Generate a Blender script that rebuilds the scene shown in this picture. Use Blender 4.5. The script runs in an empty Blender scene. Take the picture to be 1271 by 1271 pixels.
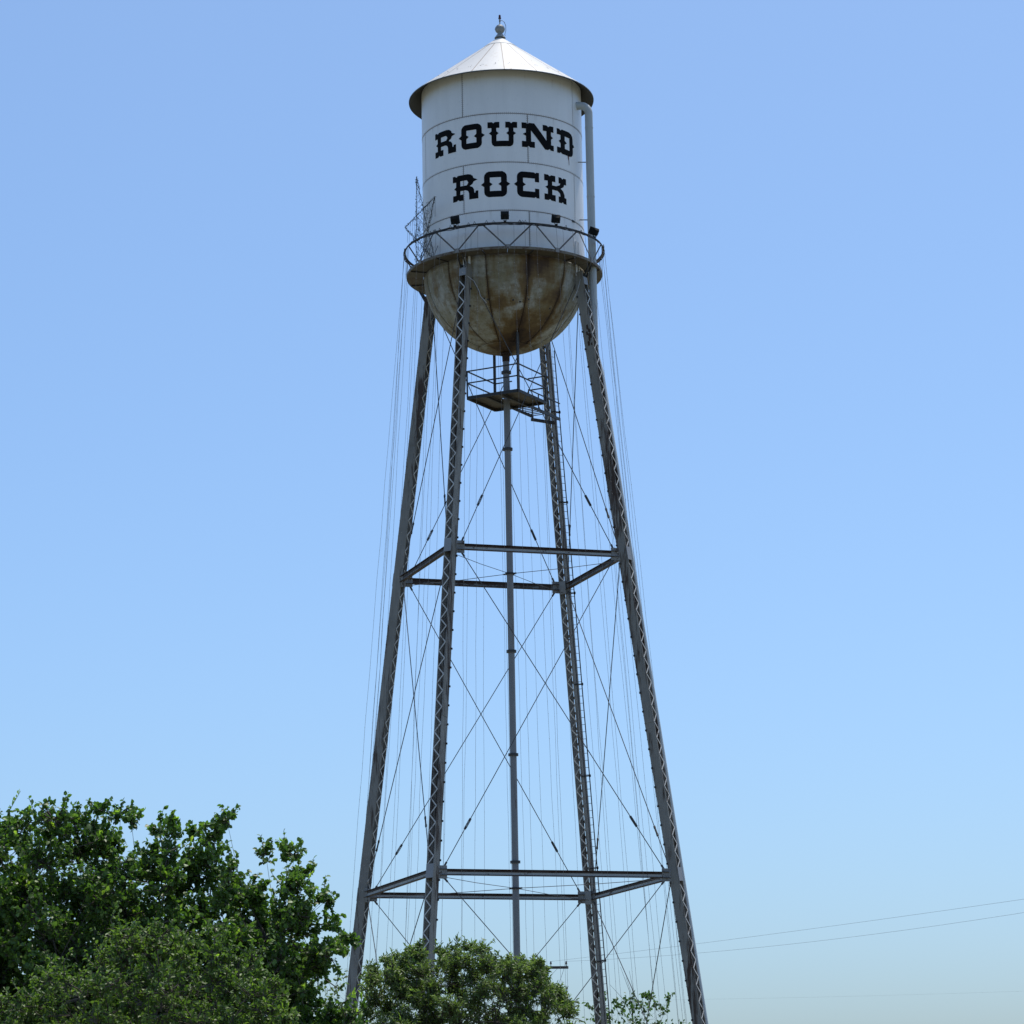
import bpy, bmesh, math, random
import numpy as np
from mathutils import Vector, Matrix, geometry

sc = bpy.context.scene
COL = sc.collection
rad = math.radians
rng = random.Random(7)

# ------------------------------------------------------------------ camera, sky, sun, exposure
CAM = Vector((0.13, -120.452, 1.7))
F_PX, PITCH, ROLL = 3747.17, rad(12.256), rad(1.07)
R0 = Vector((1, 0, 0)); U0 = Vector((0, -math.sin(PITCH), math.cos(PITCH))); FWD = Vector((0, math.cos(PITCH), math.sin(PITCH)))
CR = R0 * math.cos(ROLL) - U0 * math.sin(ROLL)
CU = R0 * math.sin(ROLL) + U0 * math.cos(ROLL)
cd = bpy.data.cameras.new('camera'); cam = bpy.data.objects.new('camera', cd); COL.objects.link(cam)
cd.sensor_width = 36; cd.lens = F_PX / 1271 * 36; cd.clip_start = 0.5; cd.clip_end = 9000
cam.matrix_world = Matrix(((CR.x, CU.x, -FWD.x, CAM.x), (CR.y, CU.y, -FWD.y, CAM.y), (CR.z, CU.z, -FWD.z, CAM.z), (0, 0, 0, 1)))
sc.camera = cam

SUN_AZ, SUN_EL = rad(55), rad(73)           # azimuth counted from +x towards +y: high, behind the tower and to its right
world = bpy.data.worlds.new('World'); sc.world = world; world.use_nodes = True
wn = world.node_tree; bg = wn.nodes['Background']
sky = wn.nodes.new('ShaderNodeTexSky'); sky.sky_type = 'NISHITA'; sky.sun_disc = False
sky.sun_elevation = SUN_EL; sky.sun_rotation = math.pi / 2 - SUN_AZ
sky.altitude = 1000; sky.air_density = 0.95; sky.dust_density = 5.0; sky.ozone_density = 10.0
tint = wn.nodes.new('ShaderNodeMix'); tint.data_type = 'RGBA'; tint.blend_type = 'MULTIPLY'; tint.inputs[0].default_value = 1
tint.inputs[7].default_value = (1.0, 1.035, .965, 1)          # one white balance for the whole sky
wn.links.new(sky.outputs[0], tint.inputs[6]); wn.links.new(tint.outputs[2], bg.inputs[0]); bg.inputs[1].default_value = 0.15
sl = bpy.data.lights.new('sun', 'SUN'); sl.energy = 3.15; sl.angle = rad(0.53); sl.color = (1, .94, .86)
sun = bpy.data.objects.new('sun', sl); COL.objects.link(sun)
sd = Vector((math.cos(SUN_EL) * math.cos(SUN_AZ), math.cos(SUN_EL) * math.sin(SUN_AZ), math.sin(SUN_EL)))
sun.rotation_euler = sd.to_track_quat('Z', 'Y').to_euler(); sun.location = sd * 90
vs = sc.view_settings
vs.view_transform = 'Standard'; vs.look = 'None'; vs.exposure = 0.36; vs.gamma = 1; vs.use_curve_mapping = False


def at(px, py, depth):
    """world point seen at photograph pixel (px, py), `depth` metres along +y from the camera"""
    d = CR * ((px - 635.5) / F_PX) + CU * ((635.5 - py) / F_PX) + FWD
    return CAM + d * (depth / d.y)


# ------------------------------------------------------------------ materials
def new_mat(name):
    m = bpy.data.materials.new(name); m.use_nodes = True
    nt = m.node_tree; b = nt.nodes['Principled BSDF']
    return m, nt, b


def N(nt, t, **kw):
    n = nt.nodes.new(t)
    for k, v in kw.items():
        if hasattr(n, k):
            setattr(n, k, v)
        else:
            n.inputs[k].default_value = v
    return n


def ramp(nt, src, p0, p1, c0=(0, 0, 0, 1), c1=(1, 1, 1, 1)):
    r = nt.nodes.new('ShaderNodeValToRGB')
    r.color_ramp.elements[0].position = p0; r.color_ramp.elements[1].position = p1
    r.color_ramp.elements[0].color = c0; r.color_ramp.elements[1].color = c1
    nt.links.new(src, r.inputs[0]); return r.outputs[0]


def mix(nt, fac, a, b, mode='MIX'):
    m = nt.nodes.new('ShaderNodeMix'); m.data_type = 'RGBA'; m.blend_type = mode
    for s, v in ((0, fac), (6, a), (7, b)):
        if hasattr(v, 'is_linked'):
            nt.links.new(v, m.inputs[s])
        else:
            m.inputs[s].default_value = v if s == 0 or len(v) == 4 else (*v, 1)
    return m.outputs[2]


def noise(nt, scale, detail=4, vec=None, rough=.6):
    n = N(nt, 'ShaderNodeTexNoise'); n.inputs['Scale'].default_value = scale; n.inputs['Detail'].default_value = detail
    n.inputs['Roughness'].default_value = rough
    if vec is not None:
        nt.links.new(vec, n.inputs['Vector'])
    return n.outputs[0]


def geo_vec(nt, scale=(1, 1, 1)):
    g = N(nt, 'ShaderNodeNewGeometry'); mp = N(nt, 'ShaderNodeMapping'); mp.inputs['Scale'].default_value = scale
    nt.links.new(g.outputs['Position'], mp.inputs['Vector']); return mp.outputs[0]


def painted(name, base, rust=(.10, .045, .022), amount=.5, scale=1.2, stretch=.25, rough=.55, dirt=.25, metal=0.0, bump=.02, spec=.4):
    """paint with grime and rust that runs down it"""
    m, nt, b = new_mat(name)
    v = geo_vec(nt, (1, 1, stretch)); v1 = geo_vec(nt)
    n1 = noise(nt, scale, 6, v, .65); n2 = noise(nt, scale * 5, 5, v, .7); n3 = noise(nt, .6, 3, v1)
    c = mix(nt, ramp(nt, n3, .3, .7), tuple(x * (1 - dirt) for x in base), base)
    c = mix(nt, ramp(nt, n2, .42, .62), c, tuple(x * (1 - dirt * .6) for x in base))
    mul = N(nt, 'ShaderNodeMath', operation='MULTIPLY'); nt.links.new(n1, mul.inputs[0]); nt.links.new(n2, mul.inputs[1])
    t = .40 - .22 * amount
    f = ramp(nt, mul.outputs[0], t, t + .07)
    c = mix(nt, f, c, rust)
    nt.links.new(c, b.inputs['Base Color'])
    b.inputs['Roughness'].default_value = rough; b.inputs['Metallic'].default_value = metal
    b.inputs['Specular IOR Level'].default_value = spec
    bp = N(nt, 'ShaderNodeBump'); bp.inputs['Strength'].default_value = .4; bp.inputs['Distance'].default_value = bump
    nt.links.new(n2, bp.inputs['Height']); nt.links.new(bp.outputs[0], b.inputs['Normal'])
    return m


def plain(name, c, rough=.6, metal=0, spec=.5):
    m, nt, b = new_mat(name)
    n = noise(nt, 8, 3, geo_vec(nt))
    nt.links.new(mix(nt, ramp(nt, n, .35, .65), tuple(x * .8 for x in c), c), b.inputs['Base Color'])
    b.inputs['Roughness'].default_value = rough; b.inputs['Metallic'].default_value = metal; b.inputs['Specular IOR Level'].default_value = spec
    return m


def wall_paint():
    m, nt, b = new_mat('aluminium wall paint')
    v = geo_vec(nt, (1, 1, .12)); v1 = geo_vec(nt)
    streak = noise(nt, 2.2, 6, v, .6); blot = noise(nt, .45, 4, v1); fine = noise(nt, 9, 4, v1)
    base = (.84, .84, .83)
    c = mix(nt, ramp(nt, blot, .3, .7), tuple(x * .93 for x in base), base)
    c = mix(nt, ramp(nt, streak, .45, .75), c, tuple(x * .9 for x in base))
    c = mix(nt, ramp(nt, fine, .62, .78), c, (.68, .69, .69))
    sep = N(nt, 'ShaderNodeSeparateXYZ'); nt.links.new(v1, sep.inputs[0]); wv = noise(nt, 3.2, 5, geo_vec(nt, (1, 1, .03)), .7)
    for zs, ln_, k in ((39.676, .55, .5), (41.728, .45, .35), (43.823, .5, .45), (45.5, .5, .4)):
        mr = N(nt, 'ShaderNodeMapRange'); nt.links.new(sep.outputs[2], mr.inputs['Value']); mr.inputs['From Min'].default_value = zs - ln_; mr.inputs['From Max'].default_value = zs
        mr.inputs['To Min'].default_value = 0; mr.inputs['To Max'].default_value = 1; lt = N(nt, 'ShaderNodeMath', operation='LESS_THAN'); nt.links.new(sep.outputs[2], lt.inputs[0]); lt.inputs[1].default_value = zs
        m1 = N(nt, 'ShaderNodeMath', operation='MULTIPLY'); nt.links.new(mr.outputs[0], m1.inputs[0]); nt.links.new(lt.outputs[0], m1.inputs[1])
        m2 = N(nt, 'ShaderNodeMath', operation='MULTIPLY'); nt.links.new(m1.outputs[0], m2.inputs[0]); nt.links.new(ramp(nt, wv, .52, .72, (0, 0, 0, 1), (k, k, k, 1)), m2.inputs[1])
        c = mix(nt, m2.outputs[0], c, (.42, .37, .33))
    nt.links.new(c, b.inputs['Base Color']); b.inputs['Roughness'].default_value = .40; b.inputs['Specular IOR Level'].default_value = .5
    bp = N(nt, 'ShaderNodeBump'); bp.inputs['Strength'].default_value = .25; bp.inputs['Distance'].default_value = .05
    nt.links.new(noise(nt, .8, 3, v1), bp.inputs['Height']); nt.links.new(bp.outputs[0], b.inputs['Normal'])
    return m


def bowl_paint():
    """grey paint with olive grime and rust in patches: round the sheet seams, under the balcony on the front and about the outlet"""
    m, nt, b = new_mat('weathered bowl paint')
    v1 = geo_vec(nt); vs_ = geo_vec(nt, (1, 1, .10)); vh = geo_vec(nt, (.8, .8, 3))
    sep = N(nt, 'ShaderNodeSeparateXYZ'); nt.links.new(v1, sep.inputs[0])
    big = noise(nt, .75, 5, v1, .62); st = noise(nt, 2.6, 6, vs_, .65); fine = noise(nt, 7, 5, v1, .7); hz = noise(nt, 1.5, 5, vh, .65)
    base = mix(nt, ramp(nt, st, .35, .7), (.43, .44, .42), (.25, .24, .20))
    c = mix(nt, ramp(nt, big, .40, .62), base, (.21, .185, .11))
    c = mix(nt, ramp(nt, fine, .5, .75), c, (.14, .122, .075))

    def spot(p, r0, r1):
        d = N(nt, 'ShaderNodeVectorMath', operation='DISTANCE'); nt.links.new(v1, d.inputs[0]); d.inputs[1].default_value = p
        r = N(nt, 'ShaderNodeMapRange'); r.inputs['From Min'].default_value = r0; r.inputs['From Max'].default_value = r1
        r.inputs['To Min'].default_value = 1; r.inputs['To Max'].default_value = 0
        nt.links.new(d.outputs['Value'], r.inputs['Value']); return r.outputs[0]

    def add(a, c_):
        n = N(nt, 'ShaderNodeMath', operation='ADD'); nt.links.new(a, n.inputs[0])
        if hasattr(c_, 'is_linked'):
            nt.links.new(c_, n.inputs[1])
        else:
            n.inputs[1].default_value = c_
        return n.outputs[0]

    def scl(a, k):
        n = N(nt, 'ShaderNodeMath', operation='MULTIPLY'); nt.links.new(a, n.inputs[0]); n.inputs[1].default_value = k; return n.outputs[0]
    s = None
    for p, r0, r1, k in (((1.5, -3.0, 37.6), .2, 1.1, .28), ((.9, -3.1, 37.1), .1, .9, .14), ((.8, -1.9, 34.75), .3, 1.4, .30), ((2.2, -2.0, 35.5), .2, 1.2, .18),
                         ((-.2, -3.0, 36.0), .1, .9, .2), ((2.1, -2.5, 36.3), .1, .9, .2), ((.3, -1.0, 34.4), .2, 1.2, .26), ((-1.9, -2.6, 37.2), .1, .8, .12), ((0, 0, 34.0), .5, 1.6, .14)):
        q = scl(spot(p, r0, r1), k); s = q if s is None else add(s, q)
    for dg, w_, k in ((17.2, .26, .17), (-12.8, .10, .10), (47.2, .16, .12), (-42.8, .1, .08)):
        dt = N(nt, 'ShaderNodeVectorMath', operation='DOT_PRODUCT'); nt.links.new(v1, dt.inputs[0]); dt.inputs[1].default_value = (math.sin(rad(dg - 90)), -math.cos(rad(dg - 90)), 0)
        ab = N(nt, 'ShaderNodeMath', operation='ABSOLUTE'); nt.links.new(dt.outputs['Value'], ab.inputs[0])
        r = N(nt, 'ShaderNodeMapRange'); r.inputs['From Min'].default_value = .02; r.inputs['From Max'].default_value = w_
        r.inputs['To Min'].default_value = k; r.inputs['To Max'].default_value = 0; nt.links.new(ab.outputs[0], r.inputs['Value']); s = add(s, r.outputs[0])
    f = add(add(add(scl(hz, .42), scl(st, .58)), s), .035)
    c = mix(nt, ramp(nt, f, .52, .68), c, (.165, .110, .044))
    c = mix(nt, ramp(nt, f, .66, .84), c, (.085, .048, .020))
    c = mix(nt, ramp(nt, f, .80, .98), c, (.036, .019, .012))
    nt.links.new(c, b.inputs['Base Color']); b.inputs['Roughness'].default_value = .7
    bp = N(nt, 'ShaderNodeBump'); bp.inputs['Strength'].default_value = .3; bp.inputs['Distance'].default_value = .03
    nt.links.new(fine, bp.inputs['Height']); nt.links.new(bp.outputs[0], b.inputs['Normal'])
    return m


def leaf_mat(name, c0, c1, trans, rough=.45):
    m = bpy.data.materials.new(name); m.use_nodes = True; nt = m.node_tree
    out = nt.nodes['Material Output']; b = nt.nodes['Principled BSDF']
    a = N(nt, 'ShaderNodeAttribute'); a.attribute_name = 'tint'
    c = mix(nt, a.outputs['Fac'], c0, c1)
    nt.links.new(c, b.inputs['Base Color']); b.inputs['Roughness'].default_value = rough; b.inputs['Specular IOR Level'].default_value = .22
    t = N(nt, 'ShaderNodeBsdfTranslucent')
    nt.links.new(mix(nt, 1, c, trans, 'MULTIPLY'), t.inputs['Color'])
    ad = N(nt, 'ShaderNodeAddShader'); nt.links.new(b.outputs[0], ad.inputs[0]); nt.links.new(t.outputs[0], ad.inputs[1])
    nt.links.new(ad.outputs[0], out.inputs['Surface']); return m


M = {
    'wall': wall_paint(), 'bowl': bowl_paint(),
    'roof': painted('white roof paint', (.575, .57, .545), rust=(.36, .30, .23), amount=.34, scale=2, stretch=.6, dirt=.14, bump=.004, rough=.5),
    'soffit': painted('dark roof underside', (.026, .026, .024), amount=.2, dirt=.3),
    'joint': plain('rusty joint', (.10, .07, .058), .9),
    'bowljoint': plain('rusty bowl joint', (.05, .028, .018), .9),
    'rivet': plain('rivet steel', (.26, .23, .22), .8),
    'legrivet': plain('leg rivet steel', (.16, .16, .16), .8),
    'letter': plain('black sign paint', (.006, .006, .007), .8, spec=.12),
    'drip': plain('rust drip', (.11, .022, .018), .7),
    'leg': painted('grey leg paint', (.29, .28, .255), rust=(.06, .04, .03), amount=.66, scale=1.6, stretch=.10, dirt=.4, spec=.22),
    'lace': painted('pale lacing paint', (.60, .59, .56), rust=(.12, .085, .06), amount=.45, scale=2.5, stretch=.6, dirt=.2),
    'batten': painted('grey plate paint', (.30, .31, .32), rust=(.07, .04, .03), amount=.2, scale=2, dirt=.2),
    'strut': painted('pale strut paint', (.44, .45, .44), rust=(.06, .032, .022), amount=.42, scale=1.1, stretch=2.5, dirt=.2),
    'ruststrut': painted('rusty strut paint', (.20, .20, .19), rust=(.055, .03, .02), amount=.85, scale=1.0, stretch=2.2, dirt=.3),
    'rustangle': painted('rusted angle iron', (.075, .055, .048), rust=(.04, .022, .017), amount=.9, scale=1.5, stretch=2, dirt=.3, spec=.2),
    'gusset': painted('gusset paint', (.30, .30, .295), rust=(.07, .045, .03), amount=.6, scale=3, stretch=.8, dirt=.3),
    'rod': painted('dark rod steel', (.07, .07, .072), amount=.3, scale=3, dirt=.2),
    'riser': painted('riser pipe paint', (.24, .245, .255), rust=(.09, .06, .045), amount=.35, scale=1.5, stretch=.1, dirt=.2),
    'pipe': painted('overflow pipe paint', (.46, .50, .515), rust=(.14, .08, .05), amount=.1, scale=1.5, stretch=.2, dirt=.12),
    'floor': painted('balcony steel', (.11, .10, .078), rust=(.07, .045, .028), amount=.7, scale=1.7, stretch=1, dirt=.35),
    'edge': painted('balcony edge', (.20, .175, .13), rust=(.075, .04, .02), amount=.75, scale=3.5, stretch=1, dirt=.3),
    'rail': painted('rusty rail', (.095, .074, .058), rust=(.055, .03, .018), amount=.7, scale=3, stretch=1, dirt=.3),
    'railbar': painted('rail bar paint', (.12, .11, .105), rust=(.055, .035, .025), amount=.7, scale=3, dirt=.3),
    'deck': painted('platform deck', (.10, .085, .065), rust=(.05, .03, .02), amount=.7, scale=2, stretch=1, dirt=.3),
    'dark': painted('dark steel', (.035, .035, .036), amount=.4, scale=3, dirt=.3),
    'lamp': plain('black lamp housing', (.012, .014, .015), .8, spec=.1), 'glass': plain('lamp glass', (.010, .012, .014), .7, spec=.05),
    'seam': painted('rusty roof seam', (.26, .21, .16), amount=.4, scale=3, dirt=.3),
    'ball': painted('finial paint', (.30, .32, .32), amount=.3, scale=4, dirt=.3),
    'beacon': plain('dark red beacon lens', (.07, .004, .006), .25), 'cable': plain('black cable', (.02, .02, .02), .6),
    'strand': plain('light string cord', (.20, .18, .165), .7), 'bulb': plain('string bulb', (.55, .53, .48), .3),
    'garland': plain('wire frame steel', (.055, .058, .055), .6),
    'concrete': plain('footing concrete', (.36, .35, .33), .9),
    'wood': painted('pole timber', (.075, .055, .045), rust=(.04, .03, .025), amount=.5, scale=3, stretch=.1), 'porcelain': plain('insulator', (.05, .03, .025), .2),
    'wire': plain('power line', (.16, .17, .18), .5), 'guy': plain('hoarse wire', (.5, .5, .5), .5),
    'bark': painted('bark', (.10, .085, .07), rust=(.05, .04, .03), amount=.6, scale=6, stretch=.2, rough=.9, bump=.05),
    'leafA': leaf_mat('broad leaf', (.030, .062, .015), (.095, .145, .036), (.65, .9, .3, 1)),
    'leafTip': leaf_mat('young leaf', (.10, .17, .03), (.16, .22, .04), (1.5, 1.7, .7, 1)),
    'leafB': leaf_mat('shrub leaf', (.036, .062, .017), (.135, .175, .062), (.7, .85, .35, 1), .45),
    'leafD': leaf_mat('olive leaf', (.036, .068, .017), (.11, .155, .042), (.7, .9, .3, 1), .5),
    'leafC': leaf_mat('far leaf', (.03, .06, .018), (.06, .10, .028), (.8, 1, .4, 1)),
}


def ground_mat():
    m, nt, b = new_mat('dry grass ground')
    v = geo_vec(nt)
    c = mix(nt, ramp(nt, noise(nt, .08, 5, v), .4, .6), (.15, .135, .095), (.08, .095, .04))
    c = mix(nt, ramp(nt, noise(nt, 3, 6, v), .4, .7), c, (.16, .145, .105))
    nt.links.new(c, b.inputs['Base Color']); b.inputs['Roughness'].default_value = .95
    return m


M['ground'] = ground_mat()


# ------------------------------------------------------------------ mesh helpers
class MB:
    def __init__(self):
        self.v = []; self.f = []; self.m = []

    def add(self, vs_, fs, mi=0):
        o = len(self.v); self.v += [tuple(p) for p in vs_]; self.f += [tuple(i + o for i in f) for f in fs]; self.m += [mi] * len(fs); return self

    def box(self, c, ax, hs, mi=0):
        """box about c with axes ax (three unit vectors) and half sizes hs"""
        c = Vector(c); x, y, z = (Vector(a) * h for a, h in zip(ax, hs))
        p = [c + x * i + y * j + z * k for i in (-1, 1) for j in (-1, 1) for k in (-1, 1)]
        return self.add(p, [(0, 1, 3, 2), (4, 6, 7, 5), (0, 4, 5, 1), (2, 3, 7, 6), (0, 2, 6, 4), (1, 5, 7, 3)], mi)

    def bar(self, a, b, w, h, side=None, mi=0):
        """square bar from a to b; w along `side`, h across"""
        a = Vector(a); b = Vector(b); t = (b - a).normalized()
        s = Vector(side) if side is not None else t.cross(Vector((0, 0, 1)))
        if s.length < 1e-4:
            s = Vector((1, 0, 0))
        s = (s - t * s.dot(t)).normalized(); n = t.cross(s)
        return self.box((a + b) / 2, (t, s, n), ((b - a).length / 2, w / 2, h / 2), mi)

    def tube(self, pts, r, n=8, mi=0, cap=True):
        pts = [Vector(p) for p in pts]; rs = r if isinstance(r, (list, tuple)) else [r] * len(pts)
        ref = None; vs_ = []; fs = []
        for i, p in enumerate(pts):
            t = (pts[min(i + 1, len(pts) - 1)] - pts[max(i - 1, 0)]).normalized()
            if ref is None:
                ref = t.orthogonal().normalized()
            ref = (ref - t * ref.dot(t)).normalized(); b = t.cross(ref)
            for k in range(n):
                a = 2 * math.pi * k / n
                vs_.append(p + (ref * math.cos(a) + b * math.sin(a)) * rs[i])
        for i in range(len(pts) - 1):
            for k in range(n):
                fs.append((i * n + k, i * n + (k + 1) % n, (i + 1) * n + (k + 1) % n, (i + 1) * n + k))
        if cap:
            fs.append(tuple(range(n))[::-1]); fs.append(tuple((len(pts) - 1) * n + k for k in range(n)))
        return self.add(vs_, fs, mi)

    def shell(self, prof, a0, a1, seg, closed=True, mi=0):
        """closed profile of (r, z) swept from azimuth a0 to a1"""
        full = abs(a1 - a0) > 2 * math.pi - 1e-6; k = len(prof); cnt = seg if full else seg + 1
        vs_ = []; fs = []
        for i in range(cnt):
            a = a0 + (a1 - a0) * i / seg
            for r, z in prof:
                vs_.append((r * math.cos(a), r * math.sin(a), z))
        for i in range(seg):
            j = (i + 1) % cnt
            for q in range(k if closed else k - 1):
                w = (q + 1) % k
                fs.append((i * k + q, j * k + q, j * k + w, i * k + w))
        if not full and closed:
            fs.append(tuple(range(k))); fs.append(tuple((cnt - 1) * k + q for q in range(k))[::-1])
        return self.add(vs_, fs, mi)

    def knob(self, p, n, r, mi=0):
        """a low rivet head on a surface with normal n"""
        p = Vector(p); n = Vector(n).normalized(); x = n.orthogonal().normalized(); y = n.cross(x)
        b = [p + (x * math.cos(a) + y * math.sin(a)) * r for a in (0, 1.57, 3.14, 4.71)]
        return self.add(b + [p + n * r * .7], [(0, 1, 4), (1, 2, 4), (2, 3, 4), (3, 0, 4)], mi)

    def mesh(self, name, mats, smooth=None, off=None):
        me = bpy.data.meshes.new(name)
        vs_ = self.v if off is None else [(a - off[0], b - off[1], c - off[2]) for a, b, c in self.v]
        me.from_pydata(vs_, [], self.f)
        for m in (mats if isinstance(mats, (list, tuple)) else [mats]):
            me.materials.append(m)
        if len(me.materials) > 1:
            me.polygons.foreach_set('material_index', self.m)
        bm = bmesh.new(); bm.from_mesh(me); bmesh.ops.recalc_face_normals(bm, faces=bm.faces); bm.to_mesh(me); bm.free()
        if smooth:
            me.shade_smooth(); me.set_sharp_from_angle(angle=rad(smooth))
        me.update(); return me


def link(name, data, parent=None, kind=None):
    o = bpy.data.objects.new(name, data); COL.objects.link(o)
    if parent is not None:
        o.parent = parent
    if kind:
        o['kind'] = kind
    return o


def part(name, mb, mat, parent, smooth=None, kind=None, off=None, label=None):
    o = link(name, mb.mesh(name, mat, smooth, off), parent, kind)
    if label:
        o['label'] = label
    return o


def thing(name, label, cat, loc=(0, 0, 0), group=None, data=None):
    o = link(name, data); o.location = loc; o['label'] = label; o['category'] = cat
    if group:
        o['group'] = group
    return o


def pol(r, az, z):
    return Vector((r * math.cos(az), r * math.sin(az), z))


def front(deg, r, z):
    """point on the tower at `deg` to the right of the side that faces the camera"""
    return pol(r, rad(deg - 90), z)


# ------------------------------------------------------------------ ground
g = MB(); g.add([(-4000, -4000, 0), (4000, -4000, 0), (4000, 4000, 0), (-4000, 4000, 0)], [(0, 1, 2, 3)])
part('ground', g, M['ground'], None, kind='structure')

# ------------------------------------------------------------------ the water tower
T = thing('water_tower', 'tall silver steel water tower on four latticed legs with a white cone roof', 'water tower')
RT, ZB = 3.35, 37.86                      # tank radius, balcony level
ZS = [ZB + .02, 39.676, 41.728, 43.823, 45.86]

# tank wall: four courses of four plates, lettering, rivets
core = MB(); core.shell([(RT - .03, ZB), (RT - .016, ZB), (RT - .016, 45.88), (RT - .03, 45.88)], 0, 2 * math.pi, 96)
tank = part('tank_wall', core, M['joint'], T, 40)
for ci in range(4):
    a00 = -28.4 if ci % 2 == 1 else 18.4
    for k in range(4):
        g2 = math.degrees(.016 / RT)
        a0, a1 = rad(a00 + 90 * k - 90 + g2), rad(a00 + 90 * (k + 1) - 90 - g2)
        dr = .004 if ci % 2 else 0
        z0, z1 = ZS[ci] + .016, ZS[ci + 1] - .016
        p = MB(); p.shell([(RT - .016, z0), (RT + dr, z0), (RT + dr, z1), (RT - .016, z1)], a0, a1, 28)
        part('wall_plate', p, M['wall'], tank, 40)
rv = MB()
for z in ZS[1:4]:
    for s in (-.04, .04):
        for i in range(250):
            a = 2 * math.pi * i / 250
            rv.knob(pol(RT + .004, a, z + s), pol(1, a, 0), .013)
for ci in range(4):
    a00 = -28.4 if ci % 2 == 1 else 18.4
    for k in range(4):
        for s in (-.04, .04):
            z = ZS[ci] + .1
            while z < ZS[ci + 1] - .05:
                a = rad(a00 + 90 * k - 90) + s / RT
                rv.knob(pol(RT + .004, a, z), pol(1, a, 0), .014); z += .09
part('rivet', rv, M['rivet'], tank, kind='stuff')

# letters ------------------------------------------------------------
LET = {
    'R': ([(0, .76), (0, 1), (.10, 1), (.155, .945), (.215, 1), (.60, 1), (.72, .975), (.80, .91), (.83, .82), (.98, .745), (.83, .68), (.79, .59), (.68, .525), (.79, .47),
           (.845, .38), (.855, .24), (.90, .24), (.90, .31), (1, .31), (1, 0), (.66, 0), (.655, .25), (.62, .34), (.53, .385), (.31, .385), (.31, .24), (.43, .24), (.43, 0), (.28, 0),
           (.215, .055), (.155, 0), (0, 0), (0, .24), (.14, .24), (.14, .43), (.05, .50), (.14, .57), (.14, .76)],
          [(.315, .57), (.315, .77), (.575, .77), (.635, .67), (.575, .57)]),
    'O': ([(.20, 1), (.80, 1), (.91, .955), (.98, .88), (1, .80), (1, .59), (1.14, .5), (1, .41), (1, .20), (.98, .12), (.91, .045), (.80, 0), (.20, 0), (.09, .045), (.02, .12), (0, .20), (0, .41),
           (-.14, .5), (0, .59), (0, .80), (.02, .88), (.09, .955)],
          [(.255, .235), (.255, .42), (.375, .5), (.255, .58), (.255, .765), (.745, .765), (.745, .58), (.625, .5), (.745, .42), (.745, .235)]),
    'U': ([(0, 1), (.15, 1), (.20, .945), (.25, 1), (.40, 1), (.40, .76), (.295, .76), (.295, .62), (.37, .54), (.295, .46), (.295, .225), (.705, .225), (.705, .46), (.63, .54), (.705, .62),
           (.705, .76), (.60, .76), (.60, 1), (.75, 1), (.80, .945), (.85, 1), (1, 1), (1, .76), (.87, .76), (.87, .62), (.955, .54), (.87, .46), (.87, .17), (.845, .07), (.77, 0), (.23, 0),
           (.155, .07), (.13, .17), (.13, .46), (.045, .54), (.13, .62), (.13, .76), (0, .76)], None),
    'N': ([(0, 1), (.12, 1), (.17, .945), (.22, 1), (.37, 1), (.755, .36), (.755, .76), (.64, .76), (.64, 1), (.765, 1), (.82, .945), (.875, 1), (1, 1), (1, .76), (.91, .76), (.91, .60),
           (.98, .53), (.91, .46), (.91, .22), (1, .22), (1, 0), (.90, 0), (.85, .055), (.80, 0), (.70, 0), (.27, .70), (.27, .24), (.38, .24), (.38, 0), (.24, 0), (.19, .055), (.14, 0), (0, 0),
           (0, .24), (.12, .24), (.12, .46), (.03, .53), (.12, .60), (.12, .76), (0, .76)], None),
    'D': ([(0, 1), (.13, 1), (.19, .945), (.26, 1), (.70, 1), (.84, .96), (.92, .88), (.95, .78), (.95, .58), (1.07, .5), (.95, .42), (.95, .22), (.92, .12), (.84, .04), (.70, 0), (.26, 0),
           (.19, .055), (.13, 0), (0, 0), (0, .24), (.19, .24), (.19, .42), (.09, .5), (.19, .58), (.19, .76), (0, .76)],
          [(.42, .24), (.42, .42), (.54, .5), (.42, .58), (.42, .76), (.72, .76), (.72, .24)]),
    'C': ([(.20, 1), (.78, 1), (.825, .955), (.87, 1), (1, 1), (1, .63), (.80, .63), (.80, .76), (.265, .76), (.265, .58), (.385, .5), (.265, .42), (.265, .24), (.80, .24), (.80, .37), (1, .37),
           (1, 0), (.87, 0), (.825, .045), (.78, 0), (.20, 0), (.09, .045), (.02, .12), (0, .20), (0, .41), (-.13, .5), (0, .59), (0, .80), (.02, .88), (.09, .955)], None),
    'K': ([(0, 1), (.16, 1), (.225, .945), (.29, 1), (.47, 1), (.47, .76), (.325, .76), (.325, .61), (.50, .61), (.67, .69), (.70, .76), (.62, .76), (.62, 1), (.75, 1), (.805, .945), (.86, 1),
           (1, 1), (1, .76), (.90, .76), (.86, .66), (.71, .565), (.83, .49), (.90, .36), (.91, .24), (1, .24), (1, 0), (.86, 0), (.805, .055), (.75, 0), (.61, 0), (.61, .24), (.70, .24), (.68, .36),
           (.57, .44), (.325, .44), (.325, .24), (.47, .24), (.47, 0), (.29, 0), (.225, .055), (.16, 0), (0, 0), (0, .24), (.14, .24), (.14, .44), (.04, .51), (.14, .58), (.14, .76), (0, .76)], None),
}


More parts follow.
